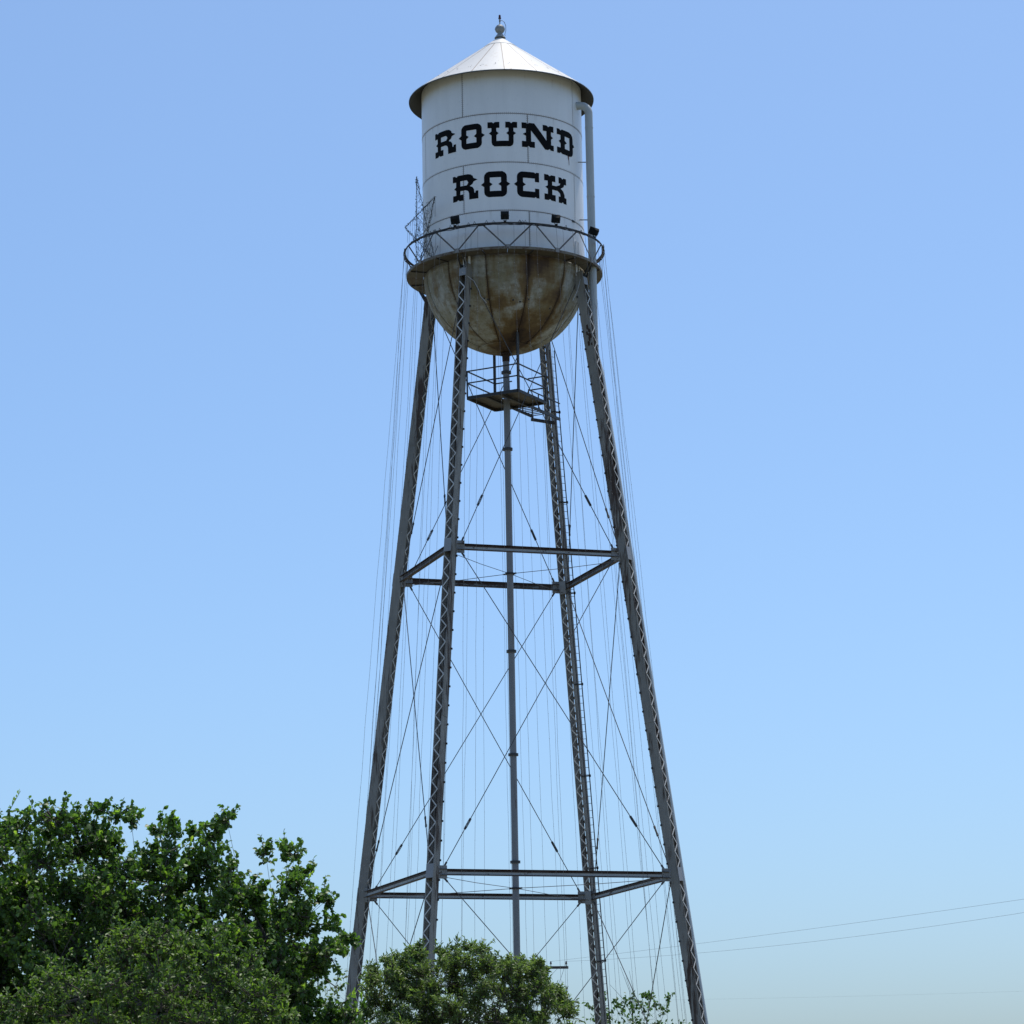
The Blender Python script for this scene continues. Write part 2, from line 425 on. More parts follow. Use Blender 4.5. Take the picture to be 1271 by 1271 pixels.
def letter(ch, d0, d1, z0, z1):
    outer, hole = LET[ch]; loops = [outer] + ([hole] if hole else [])
    loops3 = [[Vector((x, y, 0)) for x, y in lp] for lp in loops]
    tris = geometry.tessellate_polygon(loops3); flat = [p for lp in loops3 for p in lp]
    bm = bmesh.new(); vv = [bm.verts.new(p) for p in flat]
    for t in tris:
        try:
            bm.faces.new([vv[i] for i in t])
        except ValueError:
            pass
    for i in range(-3, 24):
        bmesh.ops.bisect_plane(bm, geom=bm.verts[:] + bm.edges[:] + bm.faces[:], plane_co=(i / 20, 0, 0), plane_no=(1, 0, 0))
    for f in bm.faces:
        if f.normal.z < 0:
            f.normal_flip()
    ext = bmesh.ops.extrude_face_region(bm, geom=bm.faces[:])
    top = {e for e in ext['geom'] if isinstance(e, bmesh.types.BMVert)}
    for v in bm.verts:
        d = d0 + (d1 - d0) * v.co.x; r = RT + (.010 if v in top else .0055)
        v.co = front(d, r, z0 + (z1 - z0) * v.co.y)
    bmesh.ops.recalc_face_normals(bm, faces=bm.faces)
    me = bpy.data.meshes.new('letter'); bm.to_mesh(me); bm.free(); me.materials.append(M['letter'])
    link('letter', me, tank)


for ch, a, b in (('R', -55.0, -34.2), ('O', -29.6, -14.1), ('U', -9.9, 10.9), ('N', 14.1, 39.2), ('D', 42.4, 61.5)):
    letter(ch, a, b, 42.40, 43.45)
for ch, a, b in (('R', -37.3, -17.3), ('O', -13.0, 3.0), ('C', 10.0, 26.3), ('K', 30.4, 50.8)):
    letter(ch, a, b, 40.25, 41.34)
dp = MB()
for d, z0, z1, w in ((54.6, 42.02, 42.42, .045), (53.9, 42.24, 42.43, .07)):
    q = w / RT * 28.65
    dp.add([front(d - q, RT + .008, z1), front(d + q, RT + .008, z1), front(d + q * .5 + .5, RT + .008, z0), front(d - q * .5 + .5, RT + .008, z0)], [(0, 1, 2, 3)])
part('rust_drip', dp, M['drip'], tank)
dp = MB(); dp.box(front(58.6, RT + .012, 39.66), (front(148, 1, 0), Vector((0, 0, 1)), front(58.6, 1, 0)), (.09, .04, .012))
part('patch', dp, M['dark'], tank)

# roof ---------------------------------------------------------------
RE, ZE, ZT = 3.89, 45.512, 48.40
slope = (ZT - ZE) / RE
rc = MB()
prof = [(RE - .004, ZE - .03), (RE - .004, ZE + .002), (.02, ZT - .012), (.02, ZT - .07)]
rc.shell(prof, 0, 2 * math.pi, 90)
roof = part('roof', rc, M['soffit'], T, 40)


def zr(r):
    return ZT - slope * r


for k in range(18):
    a0, a1 = rad(2.3 + 20 * k - 90) + .004, rad(2.3 + 20 * (k + 1) - 90) - .004
    p = MB(); p.shell([(RE, zr(RE) + .002), (RE, zr(RE) + .022), (.72, zr(.72) + .022), (.72, zr(.72) + .002)], a0, a1, 5)
    part('roof_panel', p, M['roof'], roof, 40)
    sm = MB(); a = rad(2.3 + 20 * k - 90); e = pol(1, a + math.pi / 2, 0)
    sm.bar(pol(RE - .01, a, zr(RE - .01) + .012), pol(.74, a, zr(.74) + .012), .036, .02, e)
    part('roof_seam', sm, M['seam'], roof)
cp = MB(); cp.shell([(.74, zr(.74) + .024), (.74, zr(.74) + .042), (.03, ZT + .035), (.03, ZT)], 0, 2 * math.pi, 36)
part('roof_cap', cp, M['roof'], roof, 40)
st = MB()
for k in range(36):
    a = rad(10 * k - 83 + rng.uniform(-1, 1))
    for _ in range(4):
        r = 3.25 + rng.uniform(-.12, .12); aa = a + rng.uniform(-.02, .02)
        st.knob(pol(r, aa, zr(r) + .022), Vector((math.cos(aa) * slope, math.sin(aa) * slope, 1)), .022)
part('roof_bolt', st, M['gusset'], roof, kind='stuff')

fin = MB()
zb_ = 48.77
fin.shell([(.01, ZT - .02), (.24, ZT - .03), (.17, ZT + .07), (.11, ZT + .15), (.11, ZT + .2), (.01, ZT + .2)], 0, 2 * math.pi, 24)
pr = [(max(.004, .21 * math.sin(t)), zb_ - .20 * math.cos(t)) for t in [math.pi * i / 16 for i in range(17)]]
fin.shell(pr, 0, 2 * math.pi, 24, closed=False)
fin.shell([(.2, zb_ + .012), (.216, zb_ + .012), (.216, zb_ - .012), (.2, zb_ - .012)], 0, 2 * math.pi, 24)
finial = part('finial', fin, M['ball'], T, 40)
bl = MB(); bl.tube([(0, 0, zb_ + .19), (0, 0, zb_ + .47)], .022, 8); bl.box((0, 0, zb_ + .37), (Vector((1, 0, 0)), Vector((0, 1, 0)), Vector((0, 0, 1))), (.035, .03, .04))
part('beacon_post', bl, M['ball'], finial)
bl = MB(); bl.shell([(.004, zb_ + .46), (.06, zb_ + .46), (.06, zb_ + .51), (.048, zb_ + .52), (.048, zb_ + .61), (.03, zb_ + .64), (.004, zb_ + .645)], 0, 2 * math.pi, 16)
part('beacon_lamp', bl, M['beacon'], finial, 40)
cb = MB(); cb.tube([(.02, 0, zb_ + .37), (.1, -.02, zb_ + .38), (.19, -.04, zb_ + .30), (.25, -.06, zb_ + .12), (.25, -.08, zb_ - .1), (.2, -.1, zb_ - .28), (.22, -.14, ZT + .02)], .011, 6)
part('beacon_cable', cb, M['cable'], finial)

# bowl ---------------------------------------------------------------
HB = 3.27
RC = 1.1; tc = math.asin(RC / RT)


def bz(t):      # t from the axis
    return (RT * math.sin(t), ZB - HB * math.cos(t))


bc = MB(); bc.shell([(RT * .994 * math.sin(t) + 1e-3, ZB - HB * .994 * math.cos(t)) for t in [math.pi / 2 * i / 32 for i in range(33)]], 0, 2 * math.pi, 96, closed=False)
bowl = part('tank_bowl', bc, M['bowljoint'], T, 40)
for k in range(12):
    a0, a1 = rad(17.2 + 30 * k - 90), rad(17.2 + 30 * (k + 1) - 90)
    p = MB(); nt_, ns = 20, 10; vs_ = []; fs = []
    for i in range(nt_ + 1):
        t = tc + .006 + (math.pi / 2 - .004 - tc - .006) * i / nt_; r, z = bz(t); gp = .022 / r
        for j in range(ns + 1):
            a = a0 + gp + (a1 - a0 - 2 * gp) * j / ns; vs_.append(pol(r, a, z))
    for i in range(nt_):
        for j in range(ns):
            q = i * (ns + 1) + j; fs.append((q, q + 1, q + ns + 2, q + ns + 1))
    p.add(vs_, fs)
    me = p.mesh('bowl_plate', M['bowl']); me.shade_smooth()
    o = link('bowl_plate', me, bowl); sol = o.modifiers.new('thickness', 'SOLIDIFY'); sol.thickness = .018; sol.offset = -1
p = MB(); p.shell([(RT * 1.002 * math.sin(t) + 2e-3, ZB - HB * 1.002 * math.cos(t)) for t in [tc * 1.01 * i / 12 for i in range(13)]], 0, 2 * math.pi, 48, closed=False)
o = part('bowl_cap', p, M['bowl'], bowl, 60); sol = o.modifiers.new('thickness', 'SOLIDIFY'); sol.thickness = .02; sol.offset = 1
rv = MB()
for k in range(12):
    for s in (-.055, .055):
        t = tc + .05
        while t < math.pi / 2:
            r, z = bz(t); a = rad(17.2 + 30 * k - 90) + s / r
            n = Vector((math.sin(t) * math.cos(a), math.sin(t) * math.sin(a), -math.cos(t)))
            rv.knob(pol(r, a, z), n, .014); t += .03
part('rivet', rv, M['bowljoint'], bowl, kind='stuff')
# lifting lugs and hanging loops on the bowl
lg = MB()
for d, z in ((-17, 36.15), (-14, 36.1), (7, 36.05), (13, 36.0), (20, 36.1), (43, 35.9)):
    t = math.acos((ZB - z) / HB); lg.knob(front(d, RT * math.sin(t), z), front(d, 1, -.6), .05)
part('lug', lg, M['dark'], bowl, kind='stuff')

# balcony ------------------------------------------------------------
RB = 4.065
ed = MB(); ed.shell([(RB - .015, ZB - .035), (RB, ZB - .035), (RB, ZB + .075), (RB - .015, ZB + .075)], 0, 2 * math.pi, 96)
balc = part('balcony', ed, M['edge'], T, 40)
for k in range(24):
    a0, a1 = rad(15 * k + 2.2 - 90) + .003, rad(15 * (k + 1) + 2.2 - 90) - .003
    p = MB(); p.shell([(RT + .008, ZB - .03), (RB - .018, ZB - .03), (RB - .018, ZB - .006), (RT + .008, ZB - .006)], a0, a1, 4)
    part('floor_plate', p, M['floor'], balc, 40)
for k in range(12):
    a = rad(30 * k + 17.2 - 90); e = pol(1, a + math.pi / 2, 0)
    p = MB(); p.bar(pol(RT + .01, a, ZB - .055), pol(RB - .05, a, ZB - .055), .014, .045, e)
    part('floor_joist', p, M['dark'], balc)
RR, ZR = 4.147, 38.92
rl = MB(); rl.shell([(RR - .06, ZR + .005), (RR, ZR + .005), (RR, ZR - .07), (RR - .012, ZR - .07), (RR - .012, ZR - .008), (RR - .06, ZR - .008)], 0, 2 * math.pi, 96)
rail = part('handrail', rl, M['rail'], balc, 40)
for k in range(12):
    af = rad(2.2 + 30 * k - 90)
    for s in (-1, 1):
        ar = af + rad(15 * s) - s * .012
        b = MB(); b.bar(pol(RB + .006, af + s * .012, ZB + .06), pol(RR - .02, ar, ZR - .03), .06, .012, pol(1, af + math.pi / 2, 0))
        part('lattice_bar', b, M['railbar'], balc)
    b = MB(); b.box(pol(RB + .008, af, ZB + .06), (pol(1, af + math.pi / 2, 0), Vector((0, 0, 1)), pol(1, af, 0)), (.085, .09, .006))
    part('node_plate', b, M['gusset'], balc)
# cables clipped along the rail
cb = MB()
for off, amp in ((0.02, .05), (-.05, .035), (-.02, .06)):
    pts = []
    for i in range(160):
        a = 2 * math.pi * i / 160
        pts.append(pol(RR + .02 + rng.uniform(-.01, .015), a, ZR - .03 + off - amp * abs(math.sin(a * 11 + off * 70)) + rng.uniform(-.012, .012)))
    cb.tube(pts, .016, 5)
for i in range(42):
    a = rng.uniform(0, 6.283); cb.tube([pol(RR, a, ZR), pol(RR + .03, a + .01, ZR + rng.uniform(.04, .1)), pol(RR + .01, a + .025, ZR - .02)], .012, 5)
part('rail_cable', cb, M['cable'], rail)

# legs ---------------------------------------------------------------
TH = 18.354
RZ = lambda z: 6.94 + (z - 12.675) * (5.13 - 6.94) / (25.547 - 12.675)
LEGAZ = {'A': 135 + TH, 'B': 225 + TH, 'C': 45 + TH, 'D': 315 + TH}
ZL, ZU, ZTOP = 12.675, 25.547, 37.50
LW, LD = .335, .41
PERIOD = .325


def legpt(k, z):
    return pol(RZ(z), rad(LEGAZ[k]), z)


frames = {}; legs = {}
bar_me = None
for k in 'BDCA':
    P0, P1 = legpt(k, .35), legpt(k, ZTOP); t = (P1 - P0).normalized(); L = (P1 - P0).length
    o_ = pol(1, rad(LEGAZ[k] - 4.5), 0); o_ = (o_ - t * o_.dot(t)).normalized(); s_ = t.cross(o_).normalized()
    frames[k] = (P0, t, o_, s_, L)
    ch = MB(); mid = (P0 + P1) / 2
    for s in (-1, 1):
        ch.box(mid + s_ * s * (LW / 2 - .006), (t, o_, s_), (L / 2, LD / 2 - .0145, .006))
        for q in (-1, 1):
            ch.box(mid + s_ * s * (LW / 2 - .02) + o_ * q * (LD / 2 - .007), (t, o_, s_), (L / 2, .007, .02))
    leg = part('leg', ch, M['leg'], T); legs[k] = leg
    if bar_me is None:
        hb = math.hypot(PERIOD, LW - .05) / 2
        b = MB(); b.box((0, 0, 0), (Vector((1, 0, 0)), Vector((0, 1, 0)), Vector((0, 0, 1))), (hb + .01, .022, .005)); bar_me = b.mesh('lacing_bar', M['lace'])
    solo = {'B': 1, 'D': 1, 'C': -1, 'A': -1}[k]; zlo = {'B': 9.5, 'D': 8.6, 'C': 12.7, 'A': 14.5}[k]
    rest = MB(); n = int(L / PERIOD)
    skip = [(ZL - .32, ZL + .32), (ZU - .32, ZU + .32), (36.9, 37.5)]
    for q in (1, -1):
        for i in range(n):
            u = (i + .5) * PERIOD; c = P0 + t * u + o_ * q * (LD / 2 + .006)
            if any(a < c.z < b_ for a, b_ in skip):
                continue
            dirx = (t * PERIOD + s_ * (LW - .05) * (1 if i % 2 else -1)).normalized(); c = c + o_ * q * (.006 if i % 2 else 0)
            if q == solo and zlo < c.z < 37:
                ob = link('lacing_bar', bar_me, leg); nz = o_ * q; yy = nz.cross(dirx)
                ob.matrix_local = Matrix(((dirx.x, yy.x, nz.x, c.x), (dirx.y, yy.y, nz.y, c.y), (dirx.z, yy.z, nz.z, c.z), (0, 0, 0, 1)))
            else:
                yy = (o_ * q).cross(dirx); rest.box(c, (dirx, yy, o_ * q), (hb + .01, .022, .005))
    part('lacing', rest, M['lace'], leg, kind='stuff')
    rv = MB()
    for i in range(n):
        for q in (-1, 1):
            for s in (-1, 1):
                c = P0 + t * i * PERIOD
                rv.knob(c + o_ * q * (LD / 2 + .012) + s_ * s * (LW / 2 - .022), o_ * q, .02)
                if i % 3 == 0:
                    rv.knob(c + t * .1 + s_ * s * LW / 2 + o_ * q * (LD / 2 - .05), s_ * s, .02)
    part('rivet', rv, M['legrivet'], leg, kind='stuff')
    # batten plates on the laced faces at the strut levels and the head, splice plates on the webs
    for zc, hh in ((ZL, .27), (ZU, .27), (37.1, .17), (.75, .35)):
        c = P0 + t * ((zc - P0.z) / t.z)
        for q in (-1, 1):
            b = MB(); b.box(c + o_ * q * (LD / 2 + .012), (t, o_, s_), (hh, .008, LW / 2 - .004)); part('batten_plate', b, M['batten'], leg)
    for zc in (6.5, 19.1, 31.6):
        c = P0 + t * ((zc - P0.z) / t.z)
        for s in (-1, 1):
            b = MB(); b.box(c + s_ * s * (LW / 2 + .006), (t, o_, s_), (.42, LD / 2 - .03, .006)); part('splice_plate', b, M['leg'], leg)
    # step bolts down one edge
    sb = MB()
    for i in range(int(L / .76)):
        c = P0 + t * i * .76 - o_ * (LD / 2 - .02) * (1 if k in 'DB' else -1)
        s = -1 if k in 'AD' else 1
        sb.box(c + s_ * s * (LW / 2 + .02), (t, o_, s_), (.035, .03, .025))
    part('step_bolt', sb, M['dark'], leg, kind='stuff')
    ft = MB(); c = legpt(k, 0); a = rad(LEGAZ[k]); x = pol(1, a, 0); y = pol(1, a + math.pi / 2, 0)
    ft.box((c.x, c.y, .13), (x, y, Vector((0, 0, 1))), (.75, .75, .15)); ft.box((c.x, c.y, .31), (x, y, Vector((0, 0, 1))), (.4, .4, .035))
    part('footing', ft, M['concrete'], T)
    # seat plates that carry the leg head up the tank wall
    b = MB(); ca = rad(LEGAZ[k])
    for s in (-.12, .12):
        b.shell([(RT + .006, ZB - .5), (RT + .05, ZB - .5), (RT + .05, ZB + 1.0), (RT + .006, ZB + 1.0)], ca + s / RT - .012, ca + s / RT + .012, 2)
    b.shell([(RT + .006, ZB), (RT + .018, ZB), (RT + .018, ZB + .95), (RT + .006, ZB + .95)], ca - .06, ca + .06, 4)
    part('leg_seat', b, M['wall'], T)
    b = MB()
    for s in (-1, 1):
        b.bar(legpt(k, 37.0) + s_ * s * .1, pol(RB - .1, ca + s * .03, ZB - .06), .03, .07, s_)
    part('balcony_bracket', b, M['dark'], T)
# the torn rusty patch on the right leg
P0, t, o_, s_, L = frames['D']; b = MB()
c = P0 + t * ((34.75 - P0.z) / t.z); r2 = random.Random(3)
for i in range(16):
    h = r2.uniform(.03, .10); b.box(c + t * r2.uniform(-.42, .42) + o_ * r2.uniform(-.02, .15) - s_ * (LW / 2 + .004) * (1 if (-s_).y < 0 else -1), (t, o_, s_), (h, h * .5, .004 + i * .0006))
part('rust_scab', b, M['bowljoint'], legs['D'])

# struts, gussets, braces --------------------------------------------
PAIRS = [('B', 'D', 'strut'), ('A', 'C', 'ruststrut'), ('A', 'B', 'ruststrut'), ('D', 'C', 'ruststrut')]
up = Vector((0, 0, 1))
for z in (ZL, ZU):
    for a, b_, mt in PAIRS:
        pa, pb = legpt(a, z), legpt(b_, z); d = (pb - pa).normalized(); n = d.cross(up)
        if z == ZL:
            mt = 'strut'
        s0, s1 = pa + d * .27, pb - d * .27; m = MB(); c = (s0 + s1) / 2; hl = (s1 - s0).length / 2
        m.box(c, (d, n, up), (hl, .006, .105))
        for q in (-1, 1):
            m.box(c + up * q * .112, (d, n, up), (hl, .085, .0065), 1)
            for e in (-1, 1):
                m.box(c + up * (.061 if q > 0 else -.093) + n * e * .0125, (d, n, up), (hl, .006, .044 if q > 0 else .012), 1)
        so = part('strut', m, [M[mt], M['rustangle']], T)
        for p, s in ((pa, 1), (pb, -1)):
            w = MB(); w.box(p + d * s * .36 + n * .013, (d, n, up), (.2, .006, .25)); w.box(p + d * s * .36 - n * .013, (d, n, up), (.2, .006, .25))
            for i in range(4):
                for j in range(5):
                    for e in (-1, 1):
                        w.knob(p + d * s * (.2 + i * .1) + up * (-.2 + j * .1) + n * e * .019, n * e, .02)
            part('gusset_plate', w, M['gusset'], so)

rod_levels = [(.5, ZL), (ZL, ZU), (ZU, 37.2)]
for a, b_, _ in PAIRS:
    for z0, z1 in rod_levels:
        for q, (x, y) in enumerate(((a, b_), (b_, a))):
            pa, pb = legpt(x, z0), legpt(y, z1)
            dd = (legpt(y, z0) - legpt(x, z0)).normalized(); n = dd.cross(up)
            i0 = .48 if z0 > 1 else .3; i1 = .48 if z1 < 37 else .12
            pa = pa + dd * i0 + up * (.25 if z0 > 1 else .1); pb = pb - dd * i1 - up * (.25 if z1 < 37 else .0)
            off = n * (.028 if q else -.028); pa += off; pb += off
            t = (pb - pa).normalized(); m = MB(); m.tube([pa, pb], .0175, 6)
            m.box(pa + t * .06, (t, n, t.cross(n)), (.1, .02, .035)); m.box(pb - t * .06, (t, n, t.cross(n)), (.1, .02, .035))
            ro = part('brace_rod', m, M['rod'], T)
            c = pa + t * (1.9 + .25 * q); m = MB(); e = t.cross(n)
            for s in (-1, 1):
                m.box(c + e * s * .035, (t, n, e), (.17, .018, .011)); m.box(c + t * s * .19, (t, n, e), (.055, .03, .04))
            part('turnbuckle', m, M['dark'], ro)
for z in (ZL - .12, ZU - .25):
    for k in 'ABCD':
        p = legpt(k, z); d = Vector((-p.x, -p.y, 0)).normalized(); m = MB()
        m.tube([p + d * .25, p * .5 + Vector((0, 0, z * .5 - .03)), Vector((0, 0, z)) - d * .2], .0125, 6); part('tie_rod', m, M['rod'], T)

# riser pipe ---------------------------------------------------------
m = MB(); m.tube([(0, 0, .1), (0, 0, 34.62)], .135, 20)
riser = part('riser_pipe', m, M['riser'], T, 40)
for z in (5.05, 9.32, 13.6, 17.9, 22.1, 26.35, 30.5, 33.75):
    m = MB(); m.shell([(.13, z - .05), (.205, z - .05), (.205, z - .008), (.19, z - .008), (.19, z + .008), (.205, z + .008), (.205, z + .05), (.13, z + .05)], 0, 2 * math.pi, 20)
    part('pipe_flange', m, M['rod'], riser, 40)
for z in (ZL - .12, ZU - .25):
    m = MB(); m.shell([(.136, z - .03), (.2, z - .03), (.2, z + .03), (.136, z + .03)], 0, 2 * math.pi, 20)
    for k in 'ABCD':
        a = rad(LEGAZ[k]); m.box(pol(.23, a, z), (pol(1, a, 0), pol(1, a + 1.5708, 0), up), (.06, .015, .03))
    part('collar', m, M['dark'], riser, 40)
m = MB(); m.shell([(.13, 34.2), (.15, 34.22), (.16, 34.5), (.24, 34.66), (.13, 34.66)], 0, 2 * math.pi, 20); m.shell([(.13, 34.5), (.26, 34.5), (.26, 34.55), (.13, 34.55)], 0, 2 * math.pi, 20)
part('outlet', m, M['bowljoint'], riser, 40)
m = MB(); m.box((0, 0, .15), (R0, Vector((0, 1, 0)), up), (.6, .6, .15)); part('pipe_base', m, M['concrete'], riser)

# overflow pipe ------------------------------------------------------
py_ = -1.15; zp = 44.87; xw = math.sqrt(RT ** 2 - py_ ** 2)
pts = [(xw - .1, py_, zp), (3.3, py_, zp)] + [(3.3 + .33 * math.sin(a), py_, zp - .33 + .33 * math.cos(a)) for a in [math.pi / 2 * i / 8 for i in range(1, 9)]]
pts += [(3.63, py_, z) for z in (42, 39, 36, 34.2)]
# below the bowl it turns to follow the right leg, behind it
dl = frames['D']
for z in (33.2, 25, 17, 9, .6):
    c = legpt('D', z); pts.append(tuple(c + dl[3] * (.31 if dl[3].y > 0 else -.31) + dl[2] * .12))
m = MB(); m.tube(pts, [.165] * (len(pts) - 5) + [.10] * 5, 18)
ov = part('overflow_pipe', m, M['pipe'], T, 40)
for z in (43.9, 40.9, 38.2, 34.5):
    m = MB(); m.shell([(.166, z - .022), (.174, z - .022), (.174, z + .022), (.166, z + .022)], 0, 2 * math.pi, 18)
    m.v = [(x + 3.63, y + py_, q) for x, y, q in m.v]; part('pipe_band', m, M['pipe'] if z > 35 else M['joint'], ov, 40)
for z in (42.4, 39.9):
    m = MB(); m.bar((3.14, py_ - .02, z), (3.5, py_, z), .05, .03); part('pipe_bracket', m, M['gusset'], ov)

# ladder on the back leg ---------------------------------------------
P0, t, o_, s_, L = frames['C']; sg = 1 if s_.x > 0 else -1
so_ = s_ * sg; zt = 35.6; n = (zt - 1) / t.z
m = MB()
base = P0 + t * .6 + so_ * (LW / 2 + .15)
for q in (-.2, .2):
    m.bar(base + o_ * q, base + o_ * q + t * n, .045, .012, so_)
lad = part('ladder', m, M['rod'], T)
rung = MB(); rung.tube([(-.2, 0, 0), (.2, 0, 0)], .011, 5); rme = rung.mesh('rung', M['rod'])
for i in range(int(n / .3)):
    c = base + t * (i + .5) * .3; ob = link('rung', rme, lad); yy = t.cross(o_)
    ob.matrix_local = Matrix(((o_.x, yy.x, t.x, c.x), (o_.y, yy.y, t.y, c.y), (o_.z, yy.z, t.z, c.z), (0, 0, 0, 1)))
for i in range(9):
    m = MB(); c = base + t * (1.5 + i * 3.85) - so_ * .07
    for q in (-.2, .2):
        m.box(c + o_ * q + so_ * .03, (t, o_, so_), (.03, .02, .10))
    m.box(c + so_ * .06, (t, o_, so_), (.025, .235, .012)); m.box(c + o_ * .225 + so_ * .07, (t, o_, so_), (.06, .03, .03)); part('ladder_bracket', m, M['dark'], lad)

# platform round the outlet, with its catwalk -------------------------
ca = rad(LEGAZ['C'] - 1.5); ax = pol(1, ca, 0); ay = pol(1, ca - math.pi / 2, 0); ZP = 32.62; H = 1.19
m = MB()
for s in (-1, 1):
    m.bar(ax * -H + ay * s * H + up * (ZP - .06), ax * H + ay * s * H + up * (ZP - .06), .06, .11, ay)
    m.bar(ay * -(H - .032) + ax * s * H + up * (ZP - .06), ay * (H - .032) + ax * s * H + up * (ZP - .06), .06, .11, ax)
for s in (-.35, .35):
    m.bar(ax * -(H - .032) + ay * s + up * (ZP - .08), ax * (H - .032) + ay * s + up * (ZP - .08), .08, .09, ay)
plat = part('platform', m, M['dark'], T)
nb = 9; wb = 2 * H / nb
for i in range(nb):
    y0 = -H + (i + .5) * wb
    for s in ((-1, 1) if abs(y0) < .26 else (0,)):
        m = MB()
        if s == 0:
            m.box(ay * y0 + up * (ZP + .012), (ax, ay, up), (H, wb / 2 - .006, .014))
        else:
            m.box(ay * y0 + ax * s * (H + .24) / 2 + up * (ZP + .012), (ax, ay, up), ((H - .24) / 2, wb / 2 - .006, .014))
        part('deck_board', m, M['deck'], plat)
for a, b_ in ((-1, -1), (-1, 1), (1, 1), (1, -1)):
    c = ax * a * H + ay * b_ * H; m = MB(); hang = (a, b_) in ((-1, 1), (1, -1))
    m.box(c + up * (ZP + (1.2 if hang else .55)), (ax, ay, up), (.045 if hang else .025, .045 if hang else .025, 1.2 if hang else .55))
    part('hanger' if hang else 'rail_post', m, M['dark'], plat)
for z in (.58, 1.08):
    for s in (-1, 1):
        for d1, d2, gap in ((ax, ay, False), (ay, ax, True)):
            if gap and s == 1 :
                for e in (-1, 1):
                    m = MB(); m.bar(d2 * H + d1 * e * H + up * (ZP + z), d2 * H + d1 * e * .38 + up * (ZP + z), .045, .045); part('guard_rail', m, M['dark'], plat)
                continue
            m = MB(); m.bar(d1 * -H + d2 * s * H + up * (ZP + z), d1 * H + d2 * s * H + up * (ZP + z), .045, .045); part('guard_rail', m, M['dark'], plat)
rc_ = RZ(ZP) - .1
for s in (-1, 1):
    m = MB(); rb_ = 3.0 if s < 0 else rc_; m.bar(ax * (H + .035) + ay * s * .375 + up * (ZP - .06), ax * rb_ + ay * s * .375 + up * (ZP - .06), .05, .12, ay); part('catwalk_beam', m, M['dark'], plat)
    for r in (H + .04, 2.1, 2.95):
        m = MB(); m.bar(ax * r + ay * s * .375 + up * ZP, ax * r + ay * s * .375 + up * (ZP + .62), .04, .04, ay); part('rail_post', m, M['dark'], plat)
    m = MB(); m.bar(ax * (H + .04) + ay * s * .375 + up * (ZP + .63), ax * rb_ + ay * s * .375 + up * (ZP + .63), .04, .04, ay); part('guard_rail', m, M['dark'], plat)
for i in range(7):
    m = MB(); r = H + .12 + i * .26; m.bar(ax * r - ay * .345 + up * (ZP - .05), ax * r + ay * .345 + up * (ZP - .05), .035, .03, ax); part('catwalk_slat', m, M['rod'], plat)
m = MB(); m.bar(ax * 2.95 - ay * .42 + up * (ZP - .18), ax * rc_ + ay * .12 + up * (ZP - .18), .1, .12); part('cross_beam', m, M['dark'], plat)

# thin loose wires dangling beside the two near leg heads
m = MB(); m.tube([front(-27, 3.75, 37.1), front(-20, 3.6, 36.7), front(-17, 3.55, 36.3), front(-16, 3.55, 36.05), front(-12, 3.5, 35.75)], .012, 5); part('loose_wire', m, M['guy'], T)
m = MB(); m.tube([front(62, 3.55, 37.3), front(55, 3.62, 36.6), front(50, 3.6, 36.1)], .011, 5); m.tube([front(47, 3.4, 35.4), front(43, 3.2, 34.9), front(38, 3.0, 34.4)], .011, 5); part('loose_wire', m, M['guy'], T)

# ------------------------------------------------------------------ floodlights on the balcony rail
FL = [(-28.4, 'black floodlight on the balcony rail below the R of the lower word'), (0.9, 'black floodlight on the middle of the balcony rail below the O of the lower word'),
      (31.2, 'black floodlight on the balcony rail below the K of the lower word'), (64.5, 'black floodlight on the balcony rail beside the overflow pipe')]
for d, lab in FL:
    base = front(d, RR - .02, ZR + .008); fl = thing('floodlight', lab, 'floodlight', base, 'floodlights on the balcony rail')
    inn = front(d, -1, 0); side = front(d + 90, 1, 0)
    tilt = rad(28); fd = (inn * math.cos(tilt) + up * math.sin(tilt)).normalized(); fu = side.cross(fd).normalized()
    if fu.z < 0:
        fu = -fu
    yaw = rad(-18 if d > 0.95 else 14 if d < 0 else 0)
    rot = Matrix.Rotation(yaw, 3, 'Z'); fd = rot @ fd; sd_ = rot @ side; fu = rot @ fu
    c = up * .27
    m = MB(); bk, ft_ = c - fd * .17, c + fd * .15; hw, hh = .165, .155
    vs_ = [p + sd_ * x * hw * k + fu * y * hh * k for p, k in ((bk, .55), (c - fd * .05, 1.0), (ft_, 1.0)) for x, y in ((-1, -1), (1, -1), (1, 1), (-1, 1))]
    fs = [(0, 1, 2, 3), (8, 9, 10, 11)] + [(r * 4 + i, r * 4 + (i + 1) % 4, r * 4 + 4 + (i + 1) % 4, r * 4 + 4 + i) for r in (0, 1) for i in range(4)]
    m.add(vs_, fs); part('housing', m, M['lamp'], fl)
    m = MB(); m.box(ft_ + fd * .006, (fd, sd_, fu), (.005, hw * .95, hh * .95)); part('lens', m, M['glass'], fl)
    m = MB(); m.box(up * .03, (fd, sd_, up), (.04, .05, .03))
    for s in (-1, 1):
        m.bar(up * .05 + sd_ * s * .05, c + sd_ * s * (hw + .012), .03, .012)
    part('bracket', m, M['lamp'], fl)
    m = MB(); m.tube([bk - fu * .03, bk - fd * .06 - fu * .1, up * -.03 - inn * .03], .011, 5); part('cord', m, M['cable'], fl)

